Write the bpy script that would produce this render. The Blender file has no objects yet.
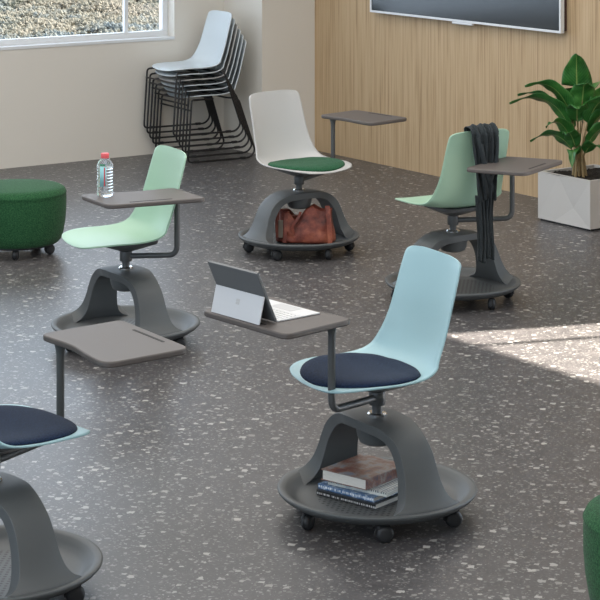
import bpy, bmesh, math, random
from mathutils import Vector, Matrix
S = bpy.context.scene
C = S.collection
random.seed(7)
PI = math.pi

# ------------------------------------------------------------------ camera
TH = math.radians(34.6)                       # yaw of the view from the room's long axis
CAM = Vector((-7.81, -12.26, 2.13))
RT = Vector((math.cos(TH), -math.sin(TH), 0))
FW = Vector((math.sin(TH), math.cos(TH), 0))
cam_d = bpy.data.cameras.new('camera')
cam = bpy.data.objects.new('camera', cam_d); C.objects.link(cam)
cam.location = CAM; cam.rotation_euler = (PI/2, 0, -TH)
cam_d.sensor_width = 36; cam_d.lens = 2080/600*36
cam_d.shift_y = -458/600
cam_d.clip_end = 600
S.camera = cam

def P(right, ahead, z=0.0):
    """floor-plan survey: metres to the right of / ahead of the tripod -> room coordinates"""
    v = CAM + RT*right + FW*ahead
    return Vector((v.x, v.y, z))
def A(deg):                                    # plan angle measured from the tripod's right hand -> room angle
    return math.radians(deg) - TH

# ------------------------------------------------------------------ world, sun, exposure
W = bpy.data.worlds.new('sky'); S.world = W; W.use_nodes = True
wn = W.node_tree
bg = wn.nodes['Background']
bg.inputs['Color'].default_value = (0.70, 0.84, 1.0, 1); bg.inputs['Strength'].default_value = 3.5

sd = bpy.data.lights.new('sun', 'SUN'); sun = bpy.data.objects.new('sun', sd); C.objects.link(sun)
sd.energy = 44; sd.angle = math.radians(0.9); sd.color = (1.0, 0.9, 0.78)
sun.rotation_euler = Vector((0.666, -0.227, 0.61)).to_track_quat('Z', 'Y').to_euler()
sun.location = (6, -8, 6)

def area(name, loc, rot, sx, sy, power, col):
    d = bpy.data.lights.new(name, 'AREA'); d.shape = 'RECTANGLE'; d.size = sx; d.size_y = sy
    d.energy = power; d.color = col
    o = bpy.data.objects.new(name, d); C.objects.link(o); o.location = loc; o.rotation_euler = rot
    return o
area('overhead_fill_light', (-3.2, -4.2, 2.93), (0, 0, 0), 5.5, 6.0, 190, (1.0, 0.97, 0.93))  # unseen fill light added under the ceiling to brighten the room
area('overhead_fill_light', (-6.6, -10.0, 2.93), (0, 0, 0), 4.0, 4.5, 108, (1.0, 0.97, 0.93))  # second added fill, above the camera end, no real luminaire
for loc, rot, sx, sy in (((-2.8, 0.14, 1.66), (-PI/2, 0, 0), 4.7, 1.7), ((0.48, -8.25, 1.2), (0, PI/2, 0), 2.4, 4.3), ((-10.1, -7.5, 1.6), (0, -PI/2, 0), 1.9, 10.0)):
    o = area('window_portal', loc, rot, sx, sy, 1, (1, 1, 1)); o.data.cycles.is_portal = True

S.view_settings.view_transform = 'Standard'; S.view_settings.look = 'None'
S.view_settings.gamma = 1; S.view_settings.use_curve_mapping = False
S.view_settings.exposure = 0.0

# ------------------------------------------------------------------ material helpers
def srgb(r, g, b):
    f = lambda c: (c/255/12.92) if c/255 <= 0.04045 else ((c/255+0.055)/1.055)**2.4
    return (f(r), f(g), f(b), 1)
def mat(name, col, rough=0.5, metal=0.0, spec=0.5, **kw):
    m = bpy.data.materials.new(name); m.use_nodes = True
    b = m.node_tree.nodes['Principled BSDF']
    b.inputs['Base Color'].default_value = col; b.inputs['Roughness'].default_value = rough
    b.inputs['Metallic'].default_value = metal; b.inputs['Specular IOR Level'].default_value = spec
    for k, v in kw.items(): b.inputs[k].default_value = v
    return m
class NT:
    def __init__(s, m): s.t = m.node_tree; s.n = s.t.nodes; s.b = s.n['Principled BSDF'] if 'Principled BSDF' in s.n else None
    def add(s, kind, **kw):
        n = s.n.new(kind)
        for k, v in kw.items(): setattr(n, k, v)
        return n
    def link(s, a, b): s.t.links.new(a, b)
    def math(s, op, a, b=None, c=None):
        n = s.add('ShaderNodeMath', operation=op)
        for i, v in enumerate((a, b, c)):
            if v is None: continue
            if hasattr(v, 'links'): s.link(v, n.inputs[i])
            else: n.inputs[i].default_value = v
        return n.outputs[0]
    def mix(s, fac, a, b):
        n = s.add('ShaderNodeMix', data_type='RGBA')
        for i, v in ((0, fac), (6, a), (7, b)):
            if hasattr(v, 'links'): s.link(v, n.inputs[i])
            else: n.inputs[i].default_value = v
        return n.outputs[2]
    def ramp(s, fac, stops):
        n = s.add('ShaderNodeValToRGB'); e = n.color_ramp.elements
        while len(e) < len(stops): e.new(0.5)
        for i, (p, c) in enumerate(stops): e[i].position = p; e[i].color = c
        s.link(fac, n.inputs[0]); return n.outputs[0]
    def coord(s, kind='Object', scale=(1, 1, 1), rot=(0, 0, 0)):
        c = s.add('ShaderNodeTexCoord'); m = s.add('ShaderNodeMapping')
        m.inputs['Scale'].default_value = scale; m.inputs['Rotation'].default_value = rot
        s.link(c.outputs[kind], m.inputs[0]); return m.outputs[0]
    def noise(s, vec, scale, detail=3, rough=0.5):
        n = s.add('ShaderNodeTexNoise'); n.inputs['Scale'].default_value = scale
        n.inputs['Detail'].default_value = detail; n.inputs['Roughness'].default_value = rough
        s.link(vec, n.inputs['Vector']); return n
    def bump(s, h, strength=0.2, dist=0.002):
        n = s.add('ShaderNodeBump'); n.inputs['Strength'].default_value = strength; n.inputs['Distance'].default_value = dist
        s.link(h, n.inputs['Height']); s.link(n.outputs[0], s.b.inputs['Normal'])

def plastic(name, col, rough=0.45, vary=0.06):
    m = mat(name, col, rough); t = NT(m); v = t.coord()
    n = t.noise(v, 300, 2)
    t.bump(n.outputs['Fac'], 0.12, 0.0006)
    n2 = t.noise(v, 4, 2)
    c2 = tuple(min(1, c*(1+vary)) for c in col[:3])+(1,); c1 = tuple(c*(1-vary) for c in col[:3])+(1,)
    t.link(t.mix(n2.outputs['Fac'], c1, c2), t.b.inputs['Base Color'])
    return m
def fabric(name, dark, light, scale=220):
    m = mat(name, dark, 0.95, spec=0.15); t = NT(m); v = t.coord()
    n = t.noise(v, scale, 2, 0.7)
    n2 = t.noise(v, scale*3, 1)
    f = t.math('ADD', t.math('MULTIPLY', n.outputs['Fac'], 0.6), t.math('MULTIPLY', n2.outputs['Fac'], 0.4))
    t.link(t.ramp(f, [(0.38, dark), (0.62, light)]), t.b.inputs['Base Color'])
    t.b.inputs['Sheen Weight'].default_value = 0.08
    t.b.inputs['Sheen Roughness'].default_value = 0.5
    t.bump(f, 0.5, 0.002)
    return m

# floor: dark poured composite with pale stone chips
def floor_material():
    m = mat('speckled_floor', (0.1, 0.1, 0.1, 1), 0.4); t = NT(m)
    v = t.coord('Object')
    wob = t.noise(v, 60, 2)
    vv = t.add('ShaderNodeVectorMath', operation='MULTIPLY_ADD')
    t.link(wob.outputs['Color'], vv.inputs[0]); vv.inputs[1].default_value = (0.022, 0.022, 0.0); t.link(v, vv.inputs[2])
    big = t.noise(v, 0.9, 3); fine = t.noise(v, 90, 3, 0.7); mid = t.noise(v, 14, 3, 0.6)
    base = t.ramp(t.math('ADD', t.math('MULTIPLY', fine.outputs['Fac'], 0.55), t.math('MULTIPLY', mid.outputs['Fac'], 0.45)),
                  [(0.3, srgb(56, 56, 57)), (0.5, srgb(78, 76, 77)), (0.7, srgb(102, 99, 99))])
    base = t.mix(t.math('MULTIPLY', big.outputs['Fac'], 0.45), base, srgb(74, 73, 75))
    col = base
    for sc, thr, keep, bright in ((85, 0.42, 0.62, (0.19, 0.186, 0.18, 1)), (46, 0.42, 0.5, (0.23, 0.225, 0.215, 1)), (24, 0.40, 0.34, (0.33, 0.32, 0.305, 1))):
        vo = t.add('ShaderNodeTexVoronoi', voronoi_dimensions='2D', distance='MANHATTAN'); vo.inputs['Scale'].default_value = sc
        t.link(vv.outputs[0], vo.inputs['Vector'])
        sep = t.add('ShaderNodeSeparateColor'); t.link(vo.outputs['Color'], sep.inputs[0])
        rad = t.math('MULTIPLY', sep.outputs[1], thr)
        hit = t.math('MULTIPLY', t.math('LESS_THAN', vo.outputs['Distance'], rad), t.math('LESS_THAN', sep.outputs[0], keep))
        cc = t.mix(sep.outputs[2], tuple(c*0.62 for c in bright[:3])+(1,), tuple(c*1.3 for c in bright[:3])+(1,))
        col = t.mix(hit, col, cc)
    t.link(col, t.b.inputs['Base Color'])
    r = t.math('MULTIPLY_ADD', mid.outputs['Fac'], 0.10, 0.32); t.link(r, t.b.inputs['Roughness'])
    t.bump(fine.outputs['Fac'], 0.06, 0.001)
    return m
def wood_wall_material():
    m = mat('fine_ribbed_wood_veneer', srgb(190, 165, 135), 0.55, spec=0.3); t = NT(m)
    v = t.coord('Object', (1, 1, 0.03))
    g = t.noise(v, 46, 3, 0.7); g2 = t.noise(t.coord('Object', (1, 1, 0.012)), 110, 2, 0.6); g3 = t.noise(t.coord('Object', (1, 1, 0.1)), 4, 2)
    f = t.math('ADD', t.math('MULTIPLY', g.outputs['Fac'], 0.5), t.math('MULTIPLY', g2.outputs['Fac'], 0.5))
    c = t.ramp(f, [(0.36, srgb(150, 123, 91)), (0.45, srgb(184, 157, 122)), (0.6, srgb(200, 175, 141))])
    c = t.mix(t.math('MULTIPLY', g3.outputs['Fac'], 0.35), c, srgb(188, 162, 128))
    t.link(c, t.b.inputs['Base Color']); t.bump(f, 0.35, 0.003)
    return m
def plaster(name, col):
    m = mat(name, col, 0.85, spec=0.2); t = NT(m); n = t.noise(t.coord(), 120, 3); t.bump(n.outputs['Fac'], 0.08, 0.001)
    return m
def pane_material(name, tint=(1, 1, 1, 1), refl=0.12):
    m = bpy.data.materials.new(name); m.use_nodes = True; t = m.node_tree; t.nodes.clear()
    o = t.nodes.new('ShaderNodeOutputMaterial'); mx = t.nodes.new('ShaderNodeMixShader')
    tr = t.nodes.new('ShaderNodeBsdfTransparent'); tr.inputs[0].default_value = tint
    gl = t.nodes.new('ShaderNodeBsdfGlossy'); gl.inputs['Roughness'].default_value = 0.02
    lw = t.nodes.new('ShaderNodeLayerWeight'); lw.inputs['Blend'].default_value = 0.25
    mu = t.nodes.new('ShaderNodeMath'); mu.operation = 'MULTIPLY_ADD'; mu.inputs[1].default_value = 0.35; mu.inputs[2].default_value = refl*0.3
    t.links.new(lw.outputs['Fresnel'], mu.inputs[0]); t.links.new(mu.outputs[0], mx.inputs[0])
    t.links.new(tr.outputs[0], mx.inputs[1]); t.links.new(gl.outputs[0], mx.inputs[2]); t.links.new(mx.outputs[0], o.inputs[0])
    return m

M = {}
M['floor'] = floor_material(); M['wood'] = wood_wall_material()
M['wall'] = plaster('warm_white_plaster', srgb(221, 216, 207)); M['ceiling'] = plaster('ceiling_white', srgb(225, 222, 216))
M['frame'] = plastic('white_window_frame', srgb(222, 224, 226), 0.4, 0.01)
M['glass'] = pane_material('window_glass')
M['base'] = plastic('charcoal_plastic', srgb(82, 85, 86), 0.5, 0.04)
M['tablet'] = plastic('taupe_laminate', srgb(88, 82, 79), 0.5, 0.03)
M['metal'] = plastic('charcoal_steel_paint', srgb(78, 80, 81), 0.4, 0.02)
M['dark'] = plastic('black_plastic', srgb(38, 39, 41), 0.5, 0.02)
M['chrome'] = mat('chrome', (0.8, 0.8, 0.8, 1), 0.12, 1.0)
M['blue'] = plastic('pale_blue_shell', srgb(164, 199, 206), 0.42, 0.015)
M['green'] = plastic('mint_green_shell', srgb(158, 192, 168), 0.42, 0.015)
M['white'] = plastic('light_grey_shell', srgb(186, 186, 185), 0.42, 0.015)
M['ice'] = plastic('ice_blue_shell', srgb(204, 213, 218), 0.42, 0.015)
M['navy'] = fabric('navy_felt', srgb(15, 25, 42), srgb(36, 52, 80))
M['greenpad'] = fabric('green_felt', srgb(24, 66, 44), srgb(48, 98, 68))
M['ottoman'] = fabric('green_wool', srgb(20, 58, 34), srgb(54, 100, 64), 160)
M['wire'] = mat('black_steel_rod', srgb(30, 30, 32), 0.35)
M['planter'] = plastic('matt_white_planter', srgb(192, 190, 187), 0.6, 0.02)

# ------------------------------------------------------------------ mesh helpers
def new_obj(name, me, m, parent=None, loc=(0, 0, 0), rot=(0, 0, 0)):
    o = bpy.data.objects.new(name, me); C.objects.link(o)
    if m is not None and not me.materials: me.materials.append(m)
    if parent is not None: o.parent = parent
    o.location = loc; o.rotation_euler = rot
    return o
def finish(bm, name, smooth=True, recalc=True):
    if recalc: bmesh.ops.recalc_face_normals(bm, faces=bm.faces)
    me = bpy.data.meshes.new(name); bm.to_mesh(me); bm.free()
    if smooth:
        for p in me.polygons: p.use_smooth = True
    return me
def bev(o, w=0.004, seg=3, ang=40):
    b = o.modifiers.new('bevel', 'BEVEL'); b.width = w; b.segments = seg; b.limit_method = 'ANGLE'; b.angle_limit = math.radians(ang)
    b.harden_normals = False
    return o
def autosmooth(me, ang=35):
    me.set_sharp_from_angle(angle=math.radians(ang)); return me
def add_box(bm, x0, x1, y0, y1, z0, z1):
    vs = [bm.verts.new((x, y, z)) for z in (z0, z1) for x, y in ((x0, y0), (x1, y0), (x1, y1), (x0, y1))]
    for f in ((3, 2, 1, 0), (4, 5, 6, 7), (0, 1, 5, 4), (1, 2, 6, 5), (2, 3, 7, 6), (3, 0, 4, 7)):
        bm.faces.new([vs[i] for i in f])
    return vs
def box_mesh(name, *dims):
    bm = bmesh.new()
    for d in (dims if isinstance(dims[0], (tuple, list)) else (dims,)): add_box(bm, *d)
    return finish(bm, name, smooth=False)
def add_lathe(bm, prof, n=48, centre=(0, 0, 0), mtx=None):
    rings = []
    for r, z in prof:
        if r < 1e-6:
            rings.append([bm.verts.new((0, 0, z))])
        else:
            rings.append([bm.verts.new((r*math.cos(2*PI*k/n), r*math.sin(2*PI*k/n), z)) for k in range(n)])
    for a, b in zip(rings, rings[1:]):
        if len(a) == 1 and len(b) == 1: continue
        for k in range(n):
            k2 = (k+1) % n
            if len(a) == 1: bm.faces.new((a[0], b[k], b[k2]))
            elif len(b) == 1: bm.faces.new((a[k], a[k2], b[0]))
            else: bm.faces.new((a[k], a[k2], b[k2], b[k]))
    vs = [v for r in rings for v in r]
    mt = Matrix.Translation(centre) @ (mtx or Matrix.Identity(4))
    for v in vs: v.co = mt @ v.co
def lathe_mesh(name, prof, n=48, centre=(0, 0, 0), mtx=None, sharp=40):
    bm = bmesh.new(); add_lathe(bm, prof, n, centre, mtx); return autosmooth(finish(bm, name), sharp)
def add_tube(bm, pts, r, n=12, cap=True, flat=None):
    pts = [Vector(p) for p in pts]; rings = []
    up = None
    for i, p in enumerate(pts):
        d = (pts[min(i+1, len(pts)-1)] - pts[max(i-1, 0)]).normalized()
        if up is None:
            up = Vector((0, 0, 1)) if abs(d.z) < 0.9 else Vector((1, 0, 0))
        s = d.cross(up).normalized(); up = s.cross(d).normalized()
        rr = r[i] if isinstance(r, (list, tuple)) else r
        fl = flat or 1.0
        rings.append([bm.verts.new(p + s*math.cos(2*PI*k/n)*rr + up*math.sin(2*PI*k/n)*rr*fl) for k in range(n)])
    for a, b in zip(rings, rings[1:]):
        for k in range(n): bm.faces.new((a[k], a[(k+1) % n], b[(k+1) % n], b[k]))
    if cap:
        bm.faces.new(rings[0][::-1]); bm.faces.new(rings[-1])
def rounded(pts, rad, seg=6):
    """polyline with its corners rounded"""
    pts = [Vector(p) for p in pts]; out = [pts[0]]
    for a, b, c in zip(pts, pts[1:], pts[2:]):
        r = min(rad, (a-b).length*0.49, (c-b).length*0.49)
        p0 = b + (a-b).normalized()*r; p2 = b + (c-b).normalized()*r
        for k in range(seg+1):
            t = k/seg; out.append(p0*(1-t)**2 + b*2*t*(1-t) + p2*t*t)
    out.append(pts[-1]); return out
def tube_mesh(name, pts, r, n=12, flat=None):
    bm = bmesh.new(); add_tube(bm, pts, r, n, flat=flat); return autosmooth(finish(bm, name), 50)
def crom(ctrl, t):
    """Catmull-Rom through tuples, t in 0..len-1"""
    n = len(ctrl); i = min(int(t), n-2); f = t-i
    p0, p1, p2, p3 = ctrl[max(i-1, 0)], ctrl[i], ctrl[i+1], ctrl[min(i+2, n-1)]
    return [0.5*((2*b)+(-a+c)*f+(2*a-5*b+4*c-d)*f*f+(-a+3*b-3*c+d)*f**3) for a, b, c, d in zip(p0, p1, p2, p3)]
def add_prism(bm, outline, z0, z1):
    a = [bm.verts.new((x, y, z0)) for x, y in outline]; b = [bm.verts.new((x, y, z1)) for x, y in outline]
    bm.faces.new(a[::-1]); bm.faces.new(b); n = len(a)
    for k in range(n): bm.faces.new((a[k], a[(k+1) % n], b[(k+1) % n], b[k]))
def round_poly(pts, rads, seg=7):
    out = []; n = len(pts)
    for i in range(n):
        a, b, c = Vector(pts[i-1]), Vector(pts[i]), Vector(pts[(i+1) % n]); r = rads[i]
        p0 = b+(a-b).normalized()*r; p2 = b+(c-b).normalized()*r
        for k in range(seg+1):
            t = k/seg; q = p0*(1-t)**2+b*2*t*(1-t)+p2*t*t; out.append((q.x, q.y))
    return out
def thing(name, label, cat, loc=(0, 0, 0), rotz=0.0, group=None):
    o = bpy.data.objects.new(name, None); C.objects.link(o); o.empty_display_size = 0.1
    o.location = loc; o.rotation_euler = (0, 0, rotz)
    o['label'] = label; o['category'] = cat
    if group: o['group'] = group
    return o
def struct(name, me, m, label=None, loc=(0, 0, 0)):
    o = new_obj(name, me, m, None, loc); o['kind'] = 'structure'
    if label: o['label'] = label
    return o
def tag(o, label, cat, group=None, kind=None):
    o['label'] = label; o['category'] = cat
    if group: o['group'] = group
    if kind: o['kind'] = kind
    return o

# ------------------------------------------------------------------ room shell
XW = 0.437; YC = -0.484; XL = -10.0; YB = -14.6; H = 3.0
struct('floor', box_mesh('floor', XL, XW+0.3, YB, 0.3, -0.12, 0.0), M['floor'], 'dark grey floor speckled with pale chips')
struct('ceiling', box_mesh('ceiling', XL, XW+0.3, YB, 0.3, H, H+0.12), M['ceiling'], 'white ceiling')
# window wall (y = 0) with a wide opening
WX0, WX1, WZ0, WZ1 = -5.2, -0.402, 0.776, 2.55
struct('wall_window', box_mesh('wall_window', (XL, WX0, 0, 0.16, 0, H), (WX1, 0.0, 0, 0.16, 0, H), (WX0, WX1, 0, 0.16, 0, WZ0), (WX0, WX1, 0, 0.16, WZ1, H)),
       M['wall'], 'off-white wall with the wide window')
struct('wall_column', box_mesh('wall_column', 0.0, XW, YC, 0.16, 0, H), M['wall'], 'white boxed column between window wall and wood wall')
# wood wall (x = XW) with tall glazing nearer to the viewer
GY0, GY1, GZ = -10.4, -6.08, 2.47
struct('wall_wood', box_mesh('wall_wood', (XW, XW+0.06, GY1, YC, 0, H), (XW, XW+0.06, YB, GY0, 0, H), (XW, XW+0.06, GY0, GY1, GZ, H)), M['wood'], 'wood veneer wall with fine vertical grain')
struct('wall_left', box_mesh('wall_left', (XL-0.12, XL, YB, 0.16, 0, 0.65), (XL-0.12, XL, YB, 0.16, 2.55, H), (XL-0.12, XL, YB, -12.5, 0.65, 2.55), (XL-0.12, XL, -2.5, 0.16, 0.65, 2.55)), M['wall'])
struct('wall_back', box_mesh('wall_back', XL, XW+0.06, YB-0.12, YB, 0, H), M['wall'])
# window 1
def glazing(name, frame_boxes, pane_boxes, label):
    o = struct(name, box_mesh(name, *frame_boxes), M['frame'], label); bev(o, 0.004, 2)
    new_obj('window_pane', box_mesh('pane', *pane_boxes), M['glass'], o)
    return o
fy0, fy1 = 0.085, 0.135
fb = [(WX0, WX1, fy0, fy1, WZ0, WZ0+0.055), (WX0, WX1, fy0, fy1, WZ1-0.055, WZ1), (WX1-0.042, WX1, fy0, fy1, WZ0+0.055, WZ1-0.055), (WX0, WX0+0.05, fy0, fy1, WZ0+0.055, WZ1-0.055)]
for mx in (-0.725, -2.36, -3.0, -4.4): fb.append((mx-0.014, mx+0.014, fy0+0.01, fy1-0.01, WZ0+0.05, WZ1-0.05))
glazing('window_1', fb, [(WX0+0.04, WX1-0.04, 0.108, 0.112, WZ0+0.04, WZ1-0.04)], 'white framed window looking onto shrubby hillside')
struct('trim_1', box_mesh('trim_1', WX0, WX1, -0.006, 0.085, WZ0-0.002, WZ0+0.016), M['frame'], 'white sill under the window')
fb = [(XW+0.0, XW+0.05, GY0, GY1, 0, 0.05), (XW, XW+0.05, GY0, GY1, GZ-0.02, GZ), (XW, XW+0.05, GY1-0.02, GY1, 0, GZ), (XW, XW+0.05, GY0, GY0+0.05, 0, GZ)]
for my in (-6.35, -7.75, -9.1): fb.append((XW+0.01, XW+0.04, my-0.016, my+0.016, 0.05, GZ-0.02))
glazing('window_2', fb, [(XW+0.023, XW+0.027, GY0+0.04, GY1-0.01, 0.04, GZ-0.01)], 'tall glazing in the wood wall')

# ------------------------------------------------------------------ outside: ground and shrubby hillside
def foliage_mat(name, stops, sc):
    m = mat(name, stops[0][1], 0.95, spec=0.05); t = NT(m); v = t.coord('Object')
    n = t.noise(v, sc, 4, 0.75); n2 = t.noise(v, sc*0.12, 3)
    f = t.math('ADD', t.math('MULTIPLY', n.outputs['Fac'], 0.5), t.math('MULTIPLY', n2.outputs['Fac'], 0.5))
    c = t.ramp(f, stops); t.link(c, t.b.inputs['Base Color'])
    tl = t.add('ShaderNodeBsdfTranslucent'); t.link(c, tl.inputs[0]); mx = t.add('ShaderNodeMixShader'); mx.inputs[0].default_value = 0.7
    t.link(t.b.outputs[0], mx.inputs[1]); t.link(tl.outputs[0], mx.inputs[2]); t.link(mx.outputs[0], t.n['Material Output'].inputs[0])
    return m
M['hill'] = foliage_mat('hazed_hillside_scrub', [(0.40, (0.16, 0.21, 0.25, 1)), (0.47, (0.20, 0.23, 0.24, 1)), (0.53, (0.25, 0.25, 0.22, 1)), (0.60, (0.27, 0.26, 0.23, 1))], 0.35)  # distance haze is mixed into these pale, low-contrast colours
bm = bmesh.new()
def hz(x, y):
    return -4.6 + max(0, y-52)*0.034 + 0.5*math.sin(x*0.11+1)*math.cos(y*0.09)
nx, ny = 40, 40; vs = []
for j in range(ny+1):
    for i in range(nx+1):
        x = 5+i*2.4; y = 6+j*3.4; vs.append(bm.verts.new((x-8, y, hz(x, y))))
for j in range(ny):
    for i in range(nx):
        k = j*(nx+1)+i; bm.faces.new((vs[k], vs[k+1], vs[k+nx+2], vs[k+nx+1]))
struct('ground', finish(bm, 'ground'), M['hill'], 'scrubby ground outside the window')
import numpy as np
rg = np.random.default_rng(3)
tv = np.array([(1, 0, 0), (-1, 0, 0), (0, 1, 0), (0, -1, 0), (0, 0, 1), (0, 0, -1)], float)
tf = np.array([(0, 2, 4), (2, 1, 4), (1, 3, 4), (3, 0, 4), (2, 0, 5), (1, 2, 5), (3, 1, 5), (0, 3, 5)])
allv, allf, nv = [], [], 0
for k in range(620):                      # each shrub is a dome of small leaf clusters
    d = rg.uniform(50, 104); s_ = rg.uniform(-0.165, -0.045)
    p = P(d*s_, d); R0 = rg.uniform(0.5, 1.5)*(0.45+d/130); h0 = hz(p.x+8, p.y)
    n = int(260*R0*R0)+120
    a = rg.uniform(0, 6.28, n); e = np.arcsin(rg.uniform(0.0, 1.0, n)); rr = R0*rg.uniform(0.86, 1.06, n)
    c = np.stack([p.x+np.cos(a)*np.cos(e)*rr, p.y+np.sin(a)*np.cos(e)*rr, h0+np.sin(e)*rr*0.5], 1)
    sz = rg.uniform(0.04, 0.09, (n, 1, 1))
    v = (tv[None]*rg.uniform(0.6, 1.4, (n, 6, 1))+rg.uniform(-0.3, 0.3, (n, 6, 3)))*sz+c[:, None, :]
    allv.append(v.reshape(-1, 3)); allf.append((tf[None]+6*np.arange(n)[:, None, None]).reshape(-1, 3)+nv); nv += 6*n
me = bpy.data.meshes.new('shrubs'); me.from_pydata(np.concatenate(allv).tolist(), [], np.concatenate(allf).tolist()); me.update()
tag(new_obj('hillside_shrubs', me, M['hill']), 'haze-paled blue-green and straw coloured shrubs covering the hillside outside the window', 'shrubs', kind='stuff')

# ------------------------------------------------------------------ swivel chair on a wheeled dish base
def dish_material():
    m = plastic('perforated_charcoal', srgb(82, 85, 86), 0.5, 0.04); t = NT(m)
    src = t.b.inputs['Base Color'].links[0].from_socket
    v = t.coord('Object', rot=(0, 0, PI/4)); sp = t.add('ShaderNodeSeparateXYZ'); t.link(v, sp.inputs[0])
    fx = t.math('SUBTRACT', t.math('FRACT', t.math('MULTIPLY', sp.outputs[0], 55)), 0.5)
    fy = t.math('SUBTRACT', t.math('FRACT', t.math('MULTIPLY', sp.outputs[1], 55)), 0.5)
    d = t.math('ADD', t.math('MULTIPLY', fx, fx), t.math('MULTIPLY', fy, fy))
    hole = t.math('LESS_THAN', d, 0.075)
    r2 = t.math('ADD', t.math('MULTIPLY', sp.outputs[0], sp.outputs[0]), t.math('MULTIPLY', sp.outputs[1], sp.outputs[1]))
    hole = t.math('MULTIPLY', hole, t.math('LESS_THAN', r2, 0.036))
    t.link(t.mix(hole, src, srgb(12, 12, 12)), t.b.inputs['Base Color'])
    return m
M['dish'] = dish_material()
TRAY = 0.057
me_dish = lathe_mesh('dish', [(0, 0.046), (0.2, 0.046), (0.25, 0.050), (0.285, 0.060), (0.306, 0.074), (0.3145, 0.083), (0.316, 0.088), (0.3145, 0.0915),
                              (0.310, 0.0930), (0.302, 0.0925), (0.294, 0.0905), (0.2885, 0.0875), (0.275, 0.076), (0.262, 0.0655), (0.250, 0.0595), (0.235, TRAY+0.0005), (0.22, TRAY), (0.0, TRAY)], 96, sharp=75)
ARCH = [(.300, .082, .256, .058, .145, 1), (.297, .094, .248, .064, .120, 1), (.286, .107, .240, .078, .094, 1), (.268, .132, .224, .108, .076, .8), (.248, .172, .207, .158, .066, .5),
        (.230, .214, .190, .200, .062, .25), (.206, .256, .166, .236, .060, .1), (.168, .289, .136, .262, .061, 0), (.118, .309, .098, .277, .069, 0),
        (.062, .317, .058, .283, .080, 0), (0, .318, 0, .285, .084, 0)]
def arch_mesh():
    bm = bmesh.new(); secs = []
    N = 44; nb = 14
    one = [crom(ARCH, (len(ARCH)-1)*k/N) for k in range(N+1)]
    allsec = [(1, s) for s in one] + [(-1, s) for s in reversed(one[:-1])]
    rings = []
    for sg, (ao, zo, ai, zi, w, bend) in allsec:
        ring = []
        bend = max(0, min(1, bend))
        lip = 0.006*(1-bend)
        for k in range(nb+1):
            u = -1+2*k/nb; b = w*u; a = ao - bend*(ao-math.sqrt(max(ao*ao-b*b, 0)))
            # slightly crowned band with soft raised margins
            dz = -lip*(u**4)*0.7
            ring.append(bm.verts.new((sg*a, b, zo+dz)))
        wi = w*0.985
        for k in range(nb+1):
            u = 1-2*k/nb; b = wi*u; a = ai - bend*(ai-math.sqrt(max(ai*ai-b*b, 0)))
            ring.append(bm.verts.new((sg*a, b, zi)))
        rings.append(ring)
    m = len(rings[0])
    for a, b in zip(rings, rings[1:]):
        for k in range(m): bm.faces.new((a[k], a[(k+1) % m], b[(k+1) % m], b[k]))
    bm.faces.new(rings[0]); bm.faces.new(rings[-1])
    return autosmooth(finish(bm, 'arch'), 50)
me_arch = arch_mesh()
me_cup = lathe_mesh('hub_cup', [(0, 0.226), (0.040, 0.227), (0.055, 0.234), (0.063, 0.252), (0.070, 0.285), (0.0, 0.287)], 40)
me_ring = lathe_mesh('ring', [(0, 0.317), (0.031, 0.317), (0.031, 0.322), (0.026, 0.327), (0.0, 0.328)], 32)
me_column = lathe_mesh('column', [(0, 0.322), (0.0165, 0.322), (0.0165, 0.40), (0.024, 0.404), (0.024, 0.42), (0, 0.421)], 24)
def bracket_mesh():
    bm = bmesh.new()
    rows = [(0.0, 0.028, 0.028, 0.395), (0.0, 0.045, 0.045, 0.402), (0.0, 0.115, 0.10, 0.428), (0.0, 0.12, 0.105, 0.4435)]
    rings = []
    for cx, hx, hy, z in rows:
        rings.append([bm.verts.new((cx+x, y, z)) for x, y in round_poly([(-hx, -hy), (hx, -hy), (hx, hy), (-hx, hy)], [hx*0.35]*4, 4)])
    n = len(rings[0])
    for a, b in zip(rings, rings[1:]):
        for k in range(n): bm.faces.new((a[k], a[(k+1) % n], b[(k+1) % n], b[k]))
    bm.faces.new(rings[0][::-1]); bm.faces.new(rings[-1])
    return autosmooth(finish(bm, 'bracket'), 40)
me_bracket = bracket_mesh()
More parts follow.
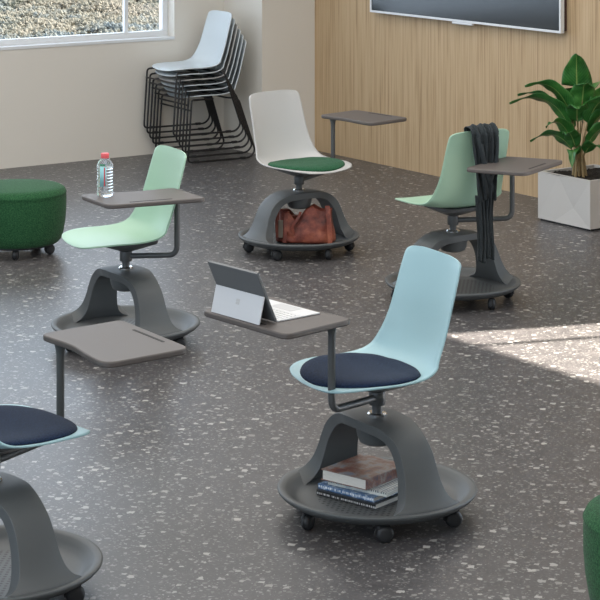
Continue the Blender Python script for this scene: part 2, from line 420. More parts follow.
# caster: hooded fork (part) + twin wheel (sub-part)
def wheel_mesh(R=0.027, wd=0.034):
    bm = bmesh.new(); h = wd/2
    prof = [(0, -h), (R*0.55, -h), (R*0.8, -h*0.86), (R*0.97, -h*0.5), (R, -h*0.18), (R*0.93, -h*0.1), (R*0.93, h*0.1), (R, h*0.18), (R*0.97, h*0.5), (R*0.8, h*0.86), (R*0.55, h), (0, h)]
    add_lathe(bm, prof, 28, (0, 0, 0), Matrix.Rotation(PI/2, 4, 'X'))
    return autosmooth(finish(bm, 'wheel'), 60)
me_wheel = wheel_mesh()
def fork_mesh(top):
    bm = bmesh.new()
    add_lathe(bm, [(0, 0.04), (0.010, 0.04), (0.010, top), (0, top)], 12, (-0.016, 0, 0))
    # hood arc over the wheel
    pts = [(0.0315*math.cos(a), 0.0315*math.sin(a)) for a in [PI*(0.32+0.09*k) for k in range(9)]]
    for s in (-1,):
        inner = [(x*0.9, z*0.9) for x, z in pts]
        for y0, y1 in ((-0.0065, 0.0065),):
            a = [bm.verts.new((x, y0, z+0.027)) for x, z in pts]+[bm.verts.new((x, y0, z+0.027)) for x, z in inner[::-1]]
            b = [bm.verts.new((x, y1, z+0.027)) for x, z in pts]+[bm.verts.new((x, y1, z+0.027)) for x, z in inner[::-1]]
            n = len(a)
            for k in range(n): bm.faces.new((a[k], a[(k+1) % n], b[(k+1) % n], b[k]))
            m = len(pts)
            for k in range(m-1):
                bm.faces.new((a[k], a[k+1], a[n-2-k], a[n-1-k])); bm.faces.new((b[k], b[n-1-k], b[n-2-k], b[k+1]))
    return autosmooth(finish(bm, 'fork'), 50)
me_fork = fork_mesh(0.053)

# one-piece seat shell -------------------------------------------------------
#        x     z     half-width  edge lift
SHELL = [(.2470, .4375, .030, .000), (.2445, .4410, .090, .001), (.2380, .4450, .134, .002), (.2190, .4490, .172, .005), (.1750, .4510, .201, .009), (.1100, .4500, .214, .013),
         (.0350, .4450, .215, .018), (-.0400, .4430, .212, .026), (-.0950, .4480, .208, .038), (-.1370, .4690, .202, .049), (-.1640, .5140, .192, .050), (-.1830, .5800, .183, .041),
         (-.1960, .6550, .178, .031), (-.2090, .7320, .175, .022), (-.2170, .7830, .170, .015), (-.2195, .7990, .161, .010), (-.2210, .8080, .139, .006), (-.2218, .8125, .106, .003), (-.2224, .8150, .064, .001)]
def shell_mesh(thick=0.006):
    bm = bmesh.new(); N = 72; nu = 22; rows = []
    ctr = [crom(SHELL, (len(SHELL)-1)*k/N) for k in range(N+1)]
    for k, (x, z, w, e) in enumerate(ctr):
        a = ctr[max(k-1, 0)]; b = ctr[min(k+1, N)]
        tx, tz = b[0]-a[0], b[1]-a[1]; l = math.hypot(tx, tz); tx, tz = tx/l, tz/l
        nxn, nzn = -tz*-1, tx*-1      # normal towards the sitter
        if nzn < 0 and x > 0: nxn, nzn = -nxn, -nzn
        row = []
        for j in range(nu+1):
            u = -1+2*j/nu; u = math.sin(u*PI/2)*0.35+u*0.65
            lift = e*abs(u)**2.4
            row.append(bm.verts.new((x+nxn*lift, w*u, z+nzn*lift)))
        rows.append(row)
    for a, b in zip(rows, rows[1:]):
        for j in range(nu): bm.faces.new((a[j], a[j+1], b[j+1], b[j]))
    me = finish(bm, 'shell', recalc=False)
    return me
def solid(o, t=0.006, off=0.0):
    s = o.modifiers.new('thickness', 'SOLIDIFY'); s.thickness = t; s.offset = off
    return o
def seat_at(x, y):
    tab = [s for s in SHELL if s[1] < 0.5]
    tab = sorted(tab)
    if x <= tab[0][0]: a = b = tab[0]; f = 0
    elif x >= tab[-1][0]: a = b = tab[-1]; f = 0
    else:
        for a, b in zip(tab, tab[1:]):
            if a[0] <= x <= b[0]: f = (x-a[0])/(b[0]-a[0]); break
    z = a[1]+(b[1]-a[1])*f; w = a[2]+(b[2]-a[2])*f; e = a[3]+(b[3]-a[3])*f
    return z + e*min(1.2, abs(y)/w)**2.4
def pad_mesh():
    bm = bmesh.new(); N = 56; R = 14; cx, hl, hw = 0.064, 0.178, 0.203; rows = []
    def pt(r, a, top):
        ca, sa = math.cos(a), math.sin(a); ex = 2/2.35
        x = cx+hl*r*math.copysign(abs(ca)**ex, ca)
        ww = hw*(1.0-0.10*max(0, (x-cx)/hl)**2)
        y = ww*r*math.copysign(abs(sa)**ex, sa)
        zb = seat_at(x, y)+0.0035
        return (x, y, zb+(0.019*(max(0, 1-r**7))**0.5 if top else 0))
    cen = bm.verts.new(pt(0, 0, True)); prev = None; 
    for i in range(1, R+1):
        r = 1-(1-i/R)**1.6
        ring = [bm.verts.new(pt(r, 2*PI*k/N, True)) for k in range(N)]
        for k in range(N):
            if prev is None: bm.faces.new((cen, ring[k], ring[(k+1) % N]))
            else: bm.faces.new((prev[k], ring[k], ring[(k+1) % N], prev[(k+1) % N]))
        prev = ring
    for i in range(R-2, -1, -3):
        r = i/R
        if i <= 1: break
        ring = [bm.verts.new(pt(r, 2*PI*k/N, False)) for k in range(N)]
        for k in range(N): bm.faces.new((prev[k], ring[k], ring[(k+1) % N], prev[(k+1) % N]))
        prev = ring
    bm.faces.new(prev)
    return finish(bm, 'pad')
me_pad = pad_mesh()
# writing tablet --------------------------------------------------------------
TZ = 0.672
def tablet_meshes():
    out = []
    # body outline: pole at origin; long side towards +x, pencil slot along +y side
    pts = round_poly([(-0.080, -0.03), (0.343, -0.035), (0.318, 0.258), (-0.108, 0.262)], [0.035, 0.05, 0.04, 0.035])
    # gentle waist on the near-body side
    res = []
    dense = []
    for i in range(len(pts)):
        a, b = Vector(pts[i]), Vector(pts[(i+1) % len(pts)]); n = max(1, int((b-a).length/0.012))
        for k in range(n): dense.append(a+(b-a)*k/n)
    for q in dense:
        x, y = q.x, q.y
        if y < 0.06:
            y += 0.017*math.exp(-((x-0.10)/0.11)**2)*(1-max(0, y)/0.06 if y > 0 else 1)
        res.append((x, y))
    bm = bmesh.new(); add_prism(bm, res, TZ-0.018, TZ); body = finish(bm, 'tablet', smooth=True); autosmooth(body, 40)
    bm = bmesh.new(); add_prism(bm, round_poly([(0.03, 0.222), (0.215, 0.222), (0.215, 0.232), (0.03, 0.232)], [0.004]*4, 4), TZ-0.001, TZ+0.0006)
    slot = finish(bm, 'slot', smooth=False)
    return body, slot
me_tablet, me_slot = tablet_meshes()
M['slotdark'] = mat('pencil_groove', srgb(34, 33, 33), 0.7)
shells = {}
def node_chair(label, pos, base_deg, seat_deg, colour, pad, arm_deg, arm_len, tab_deg, group='swivel tablet chairs on wheeled dish bases', wheels=(12, 75, 140, 200, 245, 8), tab_off=(0, 0)):
    off = P(*tab_off)-P(0, 0)
    t = thing('swivel_tablet_chair', label, 'chair', P(*pos), 0, group)
    rb = A(base_deg)
    new_obj('dish_base', me_dish, M['dish'], t, rot=(0, 0, rb))
    o = new_obj('arch_support', me_arch, M['base'], t, rot=(0, 0, rb)); bev(o, 0.007, 3, 50)
    new_obj('hub_cup', me_cup, M['base'], t)
    new_obj('collar_ring', me_ring, M['chrome'], t)
    new_obj('column', me_column, M['metal'], t)
    for k in range(6):
        a = rb+PI/6+k*PI/3; c, s = math.cos(a)*0.262, math.sin(a)*0.262
        wr = A(wheels[k])
        f = new_obj('caster', me_fork, M['dark'], t, loc=(c, s, 0), rot=(0, 0, wr))
        new_obj('wheel', me_wheel, M['dark'], f, loc=(0, 0, 0.027))
    rs_ = A(seat_deg)
    new_obj('seat_bracket', me_bracket, M['metal'], t, rot=(0, 0, rs_))
    if colour not in shells: shells[colour] = shell_mesh()
    solid(new_obj('seat_shell', shells[colour], M[colour], t, rot=(0, 0, rs_)))
    if pad:
        key = 'pad_'+pad
        if key not in shells: shells[key] = me_pad.copy()
        new_obj('seat_pad', shells[key], M[pad], t, rot=(0, 0, rs_))
    ra = A(arm_deg)
    bm = bmesh.new()
    add_lathe(bm, [(0.017, 0.350), (0.025, 0.350), (0.0265, 0.354), (0.0265, 0.388), (0.025, 0.392), (0.017, 0.392)], 24)
    path = rounded([(0.02, 0, 0.372), (arm_len, 0, 0.388), (arm_len, 0, 0.652)], 0.04, 8)
    r = [0.0118]*(len(path)-1)+[0.0118]
    path = path[:-1]+[Vector((arm_len, 0, 0.60)), Vector((arm_len, 0, 0.62)), Vector((arm_len, 0, 0.638)), Vector((arm_len, 0, 0.6535))]
    r = [0.0118]*(len(path)-3)+[0.0120, 0.0140, 0.0185]
    add_tube(bm, path, r, 16)
    new_obj('tablet_arm', autosmooth(finish(bm, 'arm'), 45), M['metal'], t, rot=(0, 0, ra))
    tl = (arm_len*math.cos(ra), arm_len*math.sin(ra), 0)
    o = new_obj('writing_tablet', me_tablet, M['tablet'], t, loc=(tl[0]+off.x, tl[1]+off.y, 0), rot=(0, 0, A(tab_deg))); bev(o, 0.005, 3, 50)
    new_obj('pencil_groove', me_slot, M['slotdark'], o)
    return t

front = node_chair('pale blue shell chair with navy pad, books in its base', (0.244, 6.585), -57, 207, 'blue', 'navy', 234.8, 0.255, 130, tab_off=(-0.007, 0.028))
leftg = node_chair('mint green shell chair with a water bottle on its writing tablet', (-0.740, 8.84), -57, 206, 'green', None, -16, 0.230, 205, tab_off=(-0.072, -0.060))
whitec = node_chair('light grey shell chair with green seat pad and a brown bag in its base', (-0.005, 10.82), 215, -50, 'white', 'greenpad', 55, 0.315, -50)
rearg = node_chair('mint green shell chair seen from behind with a black scarf over its back', (0.712, 9.68), 218, 122, 'green', None, -11, 0.275, 240, tab_off=(-0.050, -0.052))
nearb = node_chair('pale blue chair with navy pad and empty tablet at the left picture edge', (-0.876, 5.90), -49, 39, 'blue', 'navy', 52, 0.278, -56.5)

# ------------------------------------------------------------------ tablet computer on the front chair's tablet
ra = A(234.8); fl = Vector(front.location); pole = fl+Vector((0.255*math.cos(ra), 0.255*math.sin(ra), 0))
T = math.radians(130)-TH; e1 = Vector((math.cos(T), math.sin(T), 0)); e2 = Vector((-math.sin(T), math.cos(T), 0))
M['silver'] = mat('silver_magnesium', srgb(205, 206, 208), 0.4, 0.25)
M['silver_d'] = mat('dark_silver_back', srgb(108, 111, 113), 0.4, 0.3)
M['screen'] = mat('black_glass', srgb(14, 15, 18), 0.1)
M['mark'] = mat('etched_mark', srgb(192, 191, 190), 0.35, 0.3)
M['keys'] = mat('pale_keys', srgb(226, 227, 228), 0.6)
# local frame: x along the width (from the hinge side's far end), y towards the user
lap = thing('laptop_tablet', 'silver two-in-one tablet computer propped on its kickstand with white keyboard', 'tablet computer',
            pole + e1*0.057 + e2*0.137 + Vector((0, 0, TZ)), T)
# x = e1 (0..0.27 away from pole); y = e2 points to the slot side where the kickstand stands
WID = 0.245
tilt = math.radians(25)
hinge = 0.036
def slab(name, m, parent, L, Hh, t, y, rx, bevw=0.003, z=0.0, x=0.0):
    me = box_mesh(name, x, x+L, -t/2, t/2, 0, Hh)
    o = new_obj(name, me, m, parent, loc=(0, y, z), rot=(rx, 0, 0)); bev(o, bevw, 2); return o
scr = slab('display', M['silver_d'], lap, WID, 0.171, 0.009, hinge, -tilt, 0.002, z=0.0045)
new_obj('screen_glass', box_mesh('g', 0.004, WID-0.004, -0.0058, -0.0046, 0.004, 0.167), M['screen'], scr)
new_obj('power_button', box_mesh('pb', WID-0.001, WID+0.0008, -0.002, 0.002, 0.13, 0.15), M['silver'], scr)
# kickstand: from the middle of the back down and out
kz = 0.171*0.5; ky = hinge + math.sin(tilt)*kz + 0.006; kzz = math.cos(tilt)*kz+0.004
ky2 = ky+0.020
ang = math.atan2(ky2-ky, kzz)
kl = math.hypot(ky2-ky, kzz)
ks = new_obj('kickstand', box_mesh('ks', 0.004, WID-0.004, -0.0015, 0.0015, 0.0, kl), M['silver'], lap, loc=(0, ky2, 0.001), rot=(ang, 0, 0))
bm = bmesh.new()
for i in (0, 1):
    for j in (0, 1):
        add_box(bm, WID/2-0.0085+i*0.009, WID/2-0.0005+i*0.009, 0.0014, 0.0017, 0.042+j*0.009, 0.050+j*0.009)
new_obj('logo', finish(bm, 'logo', False), M['mark'], ks)
kb = new_obj('keyboard', box_mesh('kb', 0.0, WID, -0.175, -0.008, 0.0004, 0.0055), M['keys'], lap, loc=(0, hinge, 0)); bev(kb, 0.002, 2)
bm = bmesh.new()
for r in range(5):
    for k in range(13): add_box(bm, 0.010+k*0.0174, 0.025+k*0.0174, -0.033-r*0.0175, -0.019-r*0.0175, 0.0055, 0.0066)
o = new_obj('keys', finish(bm, 'keys', False), M['keys'], kb)
o2 = new_obj('trackpad', box_mesh('tp', WID/2-0.05, WID/2+0.05, -0.165, -0.115, 0.0054, 0.0059), M['silver'], kb)

# ------------------------------------------------------------------ books in the front chair's base
def cover_mat(name, cols, sc, rough=0.3, text=None):
    m = mat(name, cols[0], rough); t = NT(m); v = t.coord('Object', (1, 1, 1))
    n = t.noise(v, sc, 4, 0.7); st = [(0.3+0.42*i/(len(cols)-1), c) for i, c in enumerate(cols)]
    c = t.ramp(n.outputs['Fac'], st)
    if text:
        # rows of small printed marks along the spine
        sp = t.add('ShaderNodeSeparateXYZ'); t.link(t.coord('Object'), sp.inputs[0])
        n2 = t.noise(t.coord('Object', (1, 0.01, 0.01)), 260, 1)
        lo, hi, face = text
        band = t.math('MULTIPLY', t.math('GREATER_THAN', sp.outputs[2], lo), t.math('LESS_THAN', sp.outputs[2], hi))
        band = t.math('MULTIPLY', band, t.math('GREATER_THAN', n2.outputs['Fac'], 0.5))
        c = t.mix(band, c, face)
    t.link(c, t.b.inputs['Base Color'])
    return m
M['pages'] = mat('paper_pages', srgb(214, 212, 205), 0.9)
t_ = NT(M['pages']); nn = t_.noise(t_.coord('Object', (0.05, 0.05, 1)), 900, 2); t_.link(t_.mix(nn.outputs['Fac'], srgb(190, 188, 182), srgb(226, 224, 218)), t_.b.inputs['Base Color'])
bc1 = cover_mat('brown_photo_cover', [srgb(50, 56, 76), srgb(112, 70, 56), srgb(128, 122, 118), srgb(84, 106, 138)], 22)
bc2 = cover_mat('cream_cover', [srgb(170, 182, 190), srgb(210, 212, 205), srgb(120, 150, 170)], 20, text=(0.008, 0.016, srgb(70, 80, 90)))
bc3 = cover_mat('blue_white_cover', [srgb(40, 76, 116), srgb(66, 104, 146), srgb(220, 226, 232)], 60, text=(0.005, 0.012, srgb(225, 230, 235)))
bc4 = cover_mat('black_cover', [srgb(22, 22, 24), srgb(34, 34, 36)], 20, text=(0.004, 0.010, srgb(205, 205, 205)))
def book(label, loc, rot, L, Wd, t, cover, spine):
    """L along x, Wd along y; spine 'x' on the far x side, 'y' on the y=0 side"""
    b = thing('book', label, 'book', loc, rot, 'books lying in the chair base')
    c = 0.0022
    bm = bmesh.new()
    add_box(bm, 0, L, 0, Wd, 0, c); add_box(bm, 0, L, 0, Wd, t-c, t)
    if spine == 'x': add_box(bm, L-c, L, 0, Wd, c, t-c)
    else: add_box(bm, 0, L, 0, c, c, t-c)
    o = new_obj('cover', finish(bm, 'cover', False), cover, b); bev(o, 0.0008, 2)
    if spine == 'x': d = (0.005, L-c, 0.004, Wd-0.004)
    else: d = (0.004, L-0.004, c, Wd-0.005)
    new_obj('pages', box_mesh('pages', *d, c, t-c), M['pages'], b)
    return b
book('black hardback with white lettering at the bottom of the stack', P(0.052, 6.605, TRAY+0.0005), A(-40), 0.238, 0.175, 0.018, bc4, 'y')
book('blue and white hardback in the stack, just above the black one', P(0.057, 6.610, TRAY+0.019), A(-40), 0.225, 0.172, 0.016, bc3, 'y')
book('cream and pale blue book just under the brown one', P(0.088, 6.598, TRAY+0.0355), A(-36), 0.225, 0.165, 0.014, bc2, 'y')
book('thick book with brown photographic cover on top of the stack', P(0.066, 6.600, TRAY+0.050), A(-39), 0.180, 0.215, 0.034, bc1, 'x')

# ------------------------------------------------------------------ water bottle on the left green chair's tablet
bp = P(-0.802, 8.555, TZ+0.0005)
M['water'] = mat('clear_bottle', (0.93, 0.97, 1.0, 1), 0.05, 0, 0.5)
M['water'].node_tree.nodes['Principled BSDF'].inputs['Transmission Weight'].default_value = 0.9
M['water'].node_tree.nodes['Principled BSDF'].inputs['IOR'].default_value = 1.2
M['cap'] = plastic('red_cap', srgb(226, 92, 96), 0.4, 0.02)
M['lab'] = mat('pale_teal_label', srgb(150, 205, 208), 0.5); M['red'] = mat('red_stripe', srgb(222, 60, 70), 0.5)
M['leafmark'] = mat('green_mark', srgb(60, 140, 100), 0.5)
bt = thing('water_bottle', 'clear ribbed plastic water bottle with a red cap standing on a chair tablet', 'bottle', bp)
prof = [(0, 0.003), (0.024, 0.0), (0.031, 0.004), (0.033, 0.012)]
z = 0.016
while z < 0.118:
    prof += [(0.0335, z), (0.0335, z+0.006), (0.0305, z+0.0085), (0.0305, z+0.0105)]; z += 0.0125
prof += [(0.0335, 0.120), (0.0335, 0.130), (0.028, 0.143), (0.018, 0.153), (0.0135, 0.157), (0.0135, 0.162), (0, 0.162)]
new_obj('bottle_body', lathe_mesh('bottle', prof, 40, sharp=60), M['water'], bt)
new_obj('cap', lathe_mesh('cap', [(0.0, 0.158), (0.0162, 0.158), (0.0168, 0.160), (0.0168, 0.176), (0.0155, 0.178), (0, 0.178)], 32), M['cap'], bt)
def arc_band(a0, a1, z0, z1, r):
    bm = bmesh.new(); n = 10; rows = []
    for k in range(n+1):
        a = a0+(a1-a0)*k/n; rows.append((bm.verts.new((r*math.cos(a), r*math.sin(a), z0)), bm.verts.new((r*math.cos(a), r*math.sin(a), z1))))
    for a, b in zip(rows, rows[1:]): bm.faces.new((a[0], b[0], b[1], a[1]))
    return finish(bm, 'band')
ca = A(-90)
o = new_obj('bottle_label', arc_band(ca-0.55, ca+0.25, 0.045, 0.128, 0.0342), M['lab'], bt); solid(o, 0.0006)
o1 = new_obj('label_stripe', arc_band(ca-0.03, ca+0.10, 0.047, 0.124, 0.0352), M['red'], o)
o1 = new_obj('label_mark', arc_band(ca-0.6, ca+0.1, 0.130, 0.137, 0.0335), M['leafmark'], o)

# ------------------------------------------------------------------ scarf over the rear green chair
M['scarf'] = fabric('black_scarf_wool', srgb(36, 40, 42), srgb(60, 66, 69), 300)
def scarf():
    """built in the rear chair's seat frame: +x towards the sitter, y across"""
    def back_x(z): # outer face of the backrest
        tb = [(s[1], s[0]) for s in SHELL if s[1] > 0.5]
        tb.sort()
        if z <= tb[0][0]: return tb[0][1]
        for a, b in zip(tb, tb[1:]):
            if a[0] <= z <= b[0]: return a[1]+(b[1]-a[1])*(z-a[0])/(b[0]-a[0])
        return tb[-1][1]
    root = thing('scarf', 'black knitted scarf draped over the back of the rear green chair', 'scarf', Vector(rearg.location), A(122))
    # wide gathered drape: over the top, down the outside
    bm = bmesh.new(); rows = []; NU = 60
    path = []
    for k in range(9): z = 0.68+0.125*k/8; path.append((back_x(z)+0.030-0.006*k/8, z))      # inner side going up
    for k in range(1, 8):
        a = PI*k/8; path.append((-0.2225+0.028*math.cos(a), 0.819+0.018*math.sin(a)))
    for k in range(34): z = 0.810-0.300*k/33; path.append((-0.257-0.006*k/33, z))
    nP = len(path)
    for i, (x, z) in enumerate(path):
        f = max(0, (i-16)/(nP-17)); f0 = f
        row = []
        yc = 0.006+0.008*f0; hw = 0.077-0.027*f0**0.8
        for j in range(NU+1):
            u = -1+2*j/NU
            sway = 0.018*f*math.sin(u*2.0)
            y = yc+hw*u+0.010*f*math.sin(f*5)
            fold = 0.0075*math.sin(u*13+f*3.2)+0.005*math.sin(u*23-f*4+1.0)+0.0025*math.sin(u*41+f*9)
            out = fold+0.014*(1-u*u)*f
            if i < 12: dx, dz = fold*0.7, 0
            elif i < 17: dx, dz = 0, fold*0.9
            else: dx, dz = -abs(fold)*0.6-out, 0
            row.append(bm.verts.new((x+dx, y, z+dz-(0.018*u*u if i == nP-1 else 0))))
        rows.append(row)
    for a, b in zip(rows, rows[1:]):
        for j in range(NU): bm.faces.new((a[j], a[j+1], b[j+1], b[j]))
    o = new_obj('drape', finish(bm, 'drape', recalc=False), M['scarf'], root)
    s = o.modifiers.new('t', 'SOLIDIFY'); s.thickness = 0.004; s.offset = 0
    # curved crossing strands
    for q, (ya, yb, za, zb, r, bow) in enumerate([(0.060, -0.030, 0.79, 0.535, 0.010, 0.012), (0.040, -0.035, 0.76, 0.525, 0.009, 0.020), (-0.050, 0.010, 0.79, 0.55, 0.008, -0.012), (0.028, -0.036, 0.70, 0.520, 0.009, 0.018), (0.045, -0.005, 0.66, 0.515, 0.010, 0.010)]):
        bm = bmesh.new(); pts = []
        for k in range(16):
            t = k/15; z = za+(zb-za)*t; y = ya+(yb-ya)*t+bow*math.sin(PI*t)
            pts.append((-0.276-0.008*math.sin(PI*t), y, z))
        add_tube(bm, pts, [r*(0.6+0.6*math.sin(PI*(0.1+0.8*k/15))) for k in range(16)], 10, flat=0.6)
        new_obj('strand', finish(bm, 'strand'), M['scarf'], root)
    # long hanging tails
    for q, (y0, wd, zb, x) in enumerate([(-0.010, 0.022, 0.235, -0.270), (0.036, 0.023, 0.225, -0.266)]):
        bm = bmesh.new(); rows = []; n = 26
        for i in range(31):
            t = i/30; z = 0.527+(zb-0.527)*t; row = []
            for j in range(n+1):
                u = -1+2*j/n
                fold = 0.008*math.sin(u*7+q*2+t*0.8)+0.004*math.sin(u*15-t*2)
                row.append(bm.verts.new((x+fold+0.004*math.sin(t*4+q), y0+wd*u*(0.9+0.1*t)+0.004*math.sin(t*5+q*2), z+0.006*math.sin(u*3)*t)))
            rows.append(row)
        for a, b in zip(rows, rows[1:]):
            for j in range(n): bm.faces.new((a[j], a[j+1], b[j+1], b[j]))
        o = new_obj('tail', finish(bm, 'tail', recalc=False), M['scarf'], root)
        s = o.modifiers.new('t', 'SOLIDIFY'); s.thickness = 0.006; s.offset = 0
    return root
scarf()

# ------------------------------------------------------------------ brown bag in the light grey chair's base
def leather():
    m = mat('worn_brown_leather', srgb(120, 62, 48), 0.5, spec=0.4); t = NT(m); v = t.coord('Object')
    n = t.noise(v, 11, 4, 0.65); n2 = t.noise(v, 160, 3, 0.6)
    t.link(t.ramp(n.outputs['Fac'], [(0.32, srgb(78, 38, 32)), (0.5, srgb(124, 62, 50)), (0.68, srgb(160, 92, 68))]), t.b.inputs['Base Color'])
    t.bump(t.math('ADD', n2.outputs['Fac'], t.math('MULTIPLY', n.outputs['Fac'], 2.0)), 0.4, 0.004)
    return m
M['leather'] = leather(); M['lining'] = mat('grey_lining', srgb(120, 110, 100), 0.9)
bag = thing('handbag', 'slouching brown leather bag sitting inside the light grey chair base', 'bag', P(0.030, 10.795, TRAY+0.001), A(-8))
def bag_body():
    bm = bmesh.new(); NU = 64; NV = 18; rows = []
    for j in range(NV+1):
        v = j/NV; ring = []
        for i in range(NU):
            a = 2*PI*i/NU; ca, sa = math.cos(a), math.sin(a)
            ex = 0.55; x = math.copysign(abs(ca)**ex, ca); y = math.copysign(abs(sa)**ex, sa)
            hx = 0.150-0.010*v+0.006*math.sin(5*v+1); hy = 0.072*(1-0.62*v**1.3)+0.008*math.sin(PI*v)
            X = x*hx; Y = y*hy
            top = 0.168-0.052*math.exp(-((X+0.045)/0.038)**2)+0.020*math.exp(-((X-0.03)/0.05)**2)+0.006*math.sin(X*60)
            Z = v*top
            cr = 0.006*math.sin(X*46+v*5)*math.sin(v*PI)+0.005*math.sin(X*22-v*9+Y*30)+0.004*math.sin(X*90+v*14)*v
            Y += math.copysign(cr, Y) if abs(sa) > 0.2 else 0
            if j == 0: Z = 0.0; X *= 0.93; Y *= 0.85
            ring.append(bm.verts.new((X, Y, Z)))
        rows.append(ring)
    for a, b in zip(rows, rows[1:]):
        for k in range(NU): bm.faces.new((a[k], a[(k+1) % NU], b[(k+1) % NU], b[k]))
    bm.faces.new(rows[0][::-1])
    # sunken mouth
    inn = [bm.verts.new((v.co.x*0.93, v.co.y*0.6, v.co.z-0.03)) for v in rows[-1]]
    for k in range(NU): bm.faces.new((rows[-1][k], rows[-1][(k+1) % NU], inn[(k+1) % NU], inn[k]))
    bm.faces.new(inn)
    return finish(bm, 'bag')
new_obj('bag_body', bag_body(), M['leather'], bag)
def strap_mesh(pts, w, t):
    bm = bmesh.new(); rows = []
    pts = [Vector(p) for p in pts]
    for i, p in enumerate(pts):
        d = (pts[min(i+1, len(pts)-1)]-pts[max(i-1, 0)]).normalized(); s = Vector((1, 0.1, 0)); s = (s-d*s.dot(d)).normalized(); n = d.cross(s)
        rows.append([bm.verts.new(p+s*a*w+n*b*t) for a, b in ((-1, -1), (1, -1), (1, 1), (-1, 1))])
    for a, b in zip(rows, rows[1:]):
        for k in range(4): bm.faces.new((a[k], a[(k+1) % 4], b[(k+1) % 4], b[k]))
    bm.faces.new(rows[0][::-1]); bm.faces.new(rows[-1])
    return autosmooth(finish(bm, 'strap'), 50)
for nm, pts, w in (('strap', rounded([(-0.135, -0.076, 0.03), (-0.140, -0.066, 0.10), (-0.142, -0.040, 0.182), (-0.132, 0.0, 0.19)], 0.03), 0.011),
                   ('strap', rounded([(-0.100, -0.082, 0.005), (-0.095, -0.070, 0.09), (-0.098, -0.034, 0.160), (-0.095, 0.0, 0.15)], 0.03), 0.010),
                   ('strap', rounded([(0.137, -0.082, 0.004), (0.134, -0.078, 0.08), (0.127, -0.070, 0.15), (0.118, -0.050, 0.205), (0.116, -0.03, 0.16)], 0.025), 0.012),
                   ('handle', rounded([(-0.02, -0.050, 0.16), (-0.03, -0.072, 0.13), (-0.062, -0.080, 0.09), (-0.05, -0.075, 0.05)], 0.03), 0.007)):
    o = new_obj(nm, strap_mesh(pts, w, 0.0025), M['leather'], bag); bev(o, 0.001, 2)
new_obj('side_pocket', box_mesh('sp', -0.132, -0.108, -0.0775, -0.0735, 0.03, 0.12), M['lining'], bag)

# ------------------------------------------------------------------ stack of sled-base chairs
def sled_frame():
    bm = bmesh.new(); r = 0.0066
    for s in (-1, 1):
        y = s*0.222
        pts = rounded([(0.05, s*0.17, 0.412), (0.215, s*0.19, 0.414), (0.236, y, 0.406), (0.262, y, 0.007), (-0.205, y, 0.007), (-0.245, y, 0.05), (-0.125, s*0.205, 0.408), (-0.06, s*0.15, 0.412)], 0.03, 5)
        add_tube(bm, pts, r, 8)
    add_tube(bm, [(0.2435, -0.222, 0.350), (0.2435, 0.222, 0.350)], r*0.9, 8)
    add_tube(bm, [(0.05, -0.17, 0.412), (0.05, 0.17, 0.412)], r, 8)
    add_tube(bm, [(-0.06, -0.15, 0.412), (-0.06, 0.15, 0.412)], r, 8)
    return autosmooth(finish(bm, 'sled'), 60)
me_sled = sled_frame()
bm = bmesh.new(); add_box(bm, -0.018, 0.018, -0.008, 0.008, 0.0, 0.0165); me_glide = finish(bm, 'glide', False)
stack_labels = ['ice blue sled-base chair at the bottom of the stack by the window', 'ice blue stacked chair, second from the bottom', 'ice blue stacked chair, third from the bottom',
                'pale grey stacked chair, third from the top', 'ice blue stacked chair, second from the top', 'ice blue sled-base chair on top of the stack, its whole seat showing']
sroot = P(-0.625, 14.09); sr = A(210); sf = Vector((math.cos(sr), math.sin(sr), 0))
me_ice = shell_mesh(); me_ice_grey = me_ice.copy()
for k in range(6):
    t = thing('stacking_chair', stack_labels[k], 'chair', sroot + sf*0.022*k + Vector((0, 0, 0.037*k)), sr, 'stacked chairs with black sled bases')
    g = k == 3
    solid(new_obj('seat_shell', me_ice_grey if g else me_ice, M['white'] if g else M['ice'], t, loc=(0, 0, -0.020)))
    new_obj('sled_frame', me_sled, M['wire'], t)
    for x in (0.20, -0.15):
        for s in (-1, 1): new_obj('glide', me_glide, M['dark'], t, loc=(x, s*0.222, 0.0))

# ------------------------------------------------------------------ ottomans
def ottoman(label, pos):
    t = thing('ottoman', label, 'ottoman', P(*pos), 0, 'round green wool ottomans on casters')
    prof = [(0, 0.058), (0.20, 0.058), (0.222, 0.062), (0.236, 0.076), (0.248, 0.11), (0.258, 0.17), (0.263, 0.23), (0.2635, 0.29), (0.2615, 0.312), (0.2645, 0.317), (0.2615, 0.322), (0.255, 0.335), (0.240, 0.345), (0.21, 0.350), (0.12, 0.355), (0, 0.357)]
    new_obj('upholstery', lathe_mesh('ott', prof, 72, sharp=80), M['ottoman'], t)
    new_obj('base_plate', lathe_mesh('bp', [(0, 0.05), (0.20, 0.05), (0.205, 0.053), (0.205, 0.0585), (0, 0.0585)], 48), M['dark'], t)
    for k in range(5):
        a = A(-82)+k*2*PI/5
        f = new_obj('caster', me_fork, M['dark'], t, loc=(0.185*math.cos(a), 0.185*math.sin(a), 0), rot=(0, 0, a+0.9*k))
        new_obj('wheel', me_wheel, M['dark'], f, loc=(0, 0, 0.027))
    return t
ottoman('green wool ottoman at the left edge beneath the window wall', (-1.475, 10.78))
ottoman('green wool ottoman cut off by the lower right corner of the picture', (1.022, 5.56))

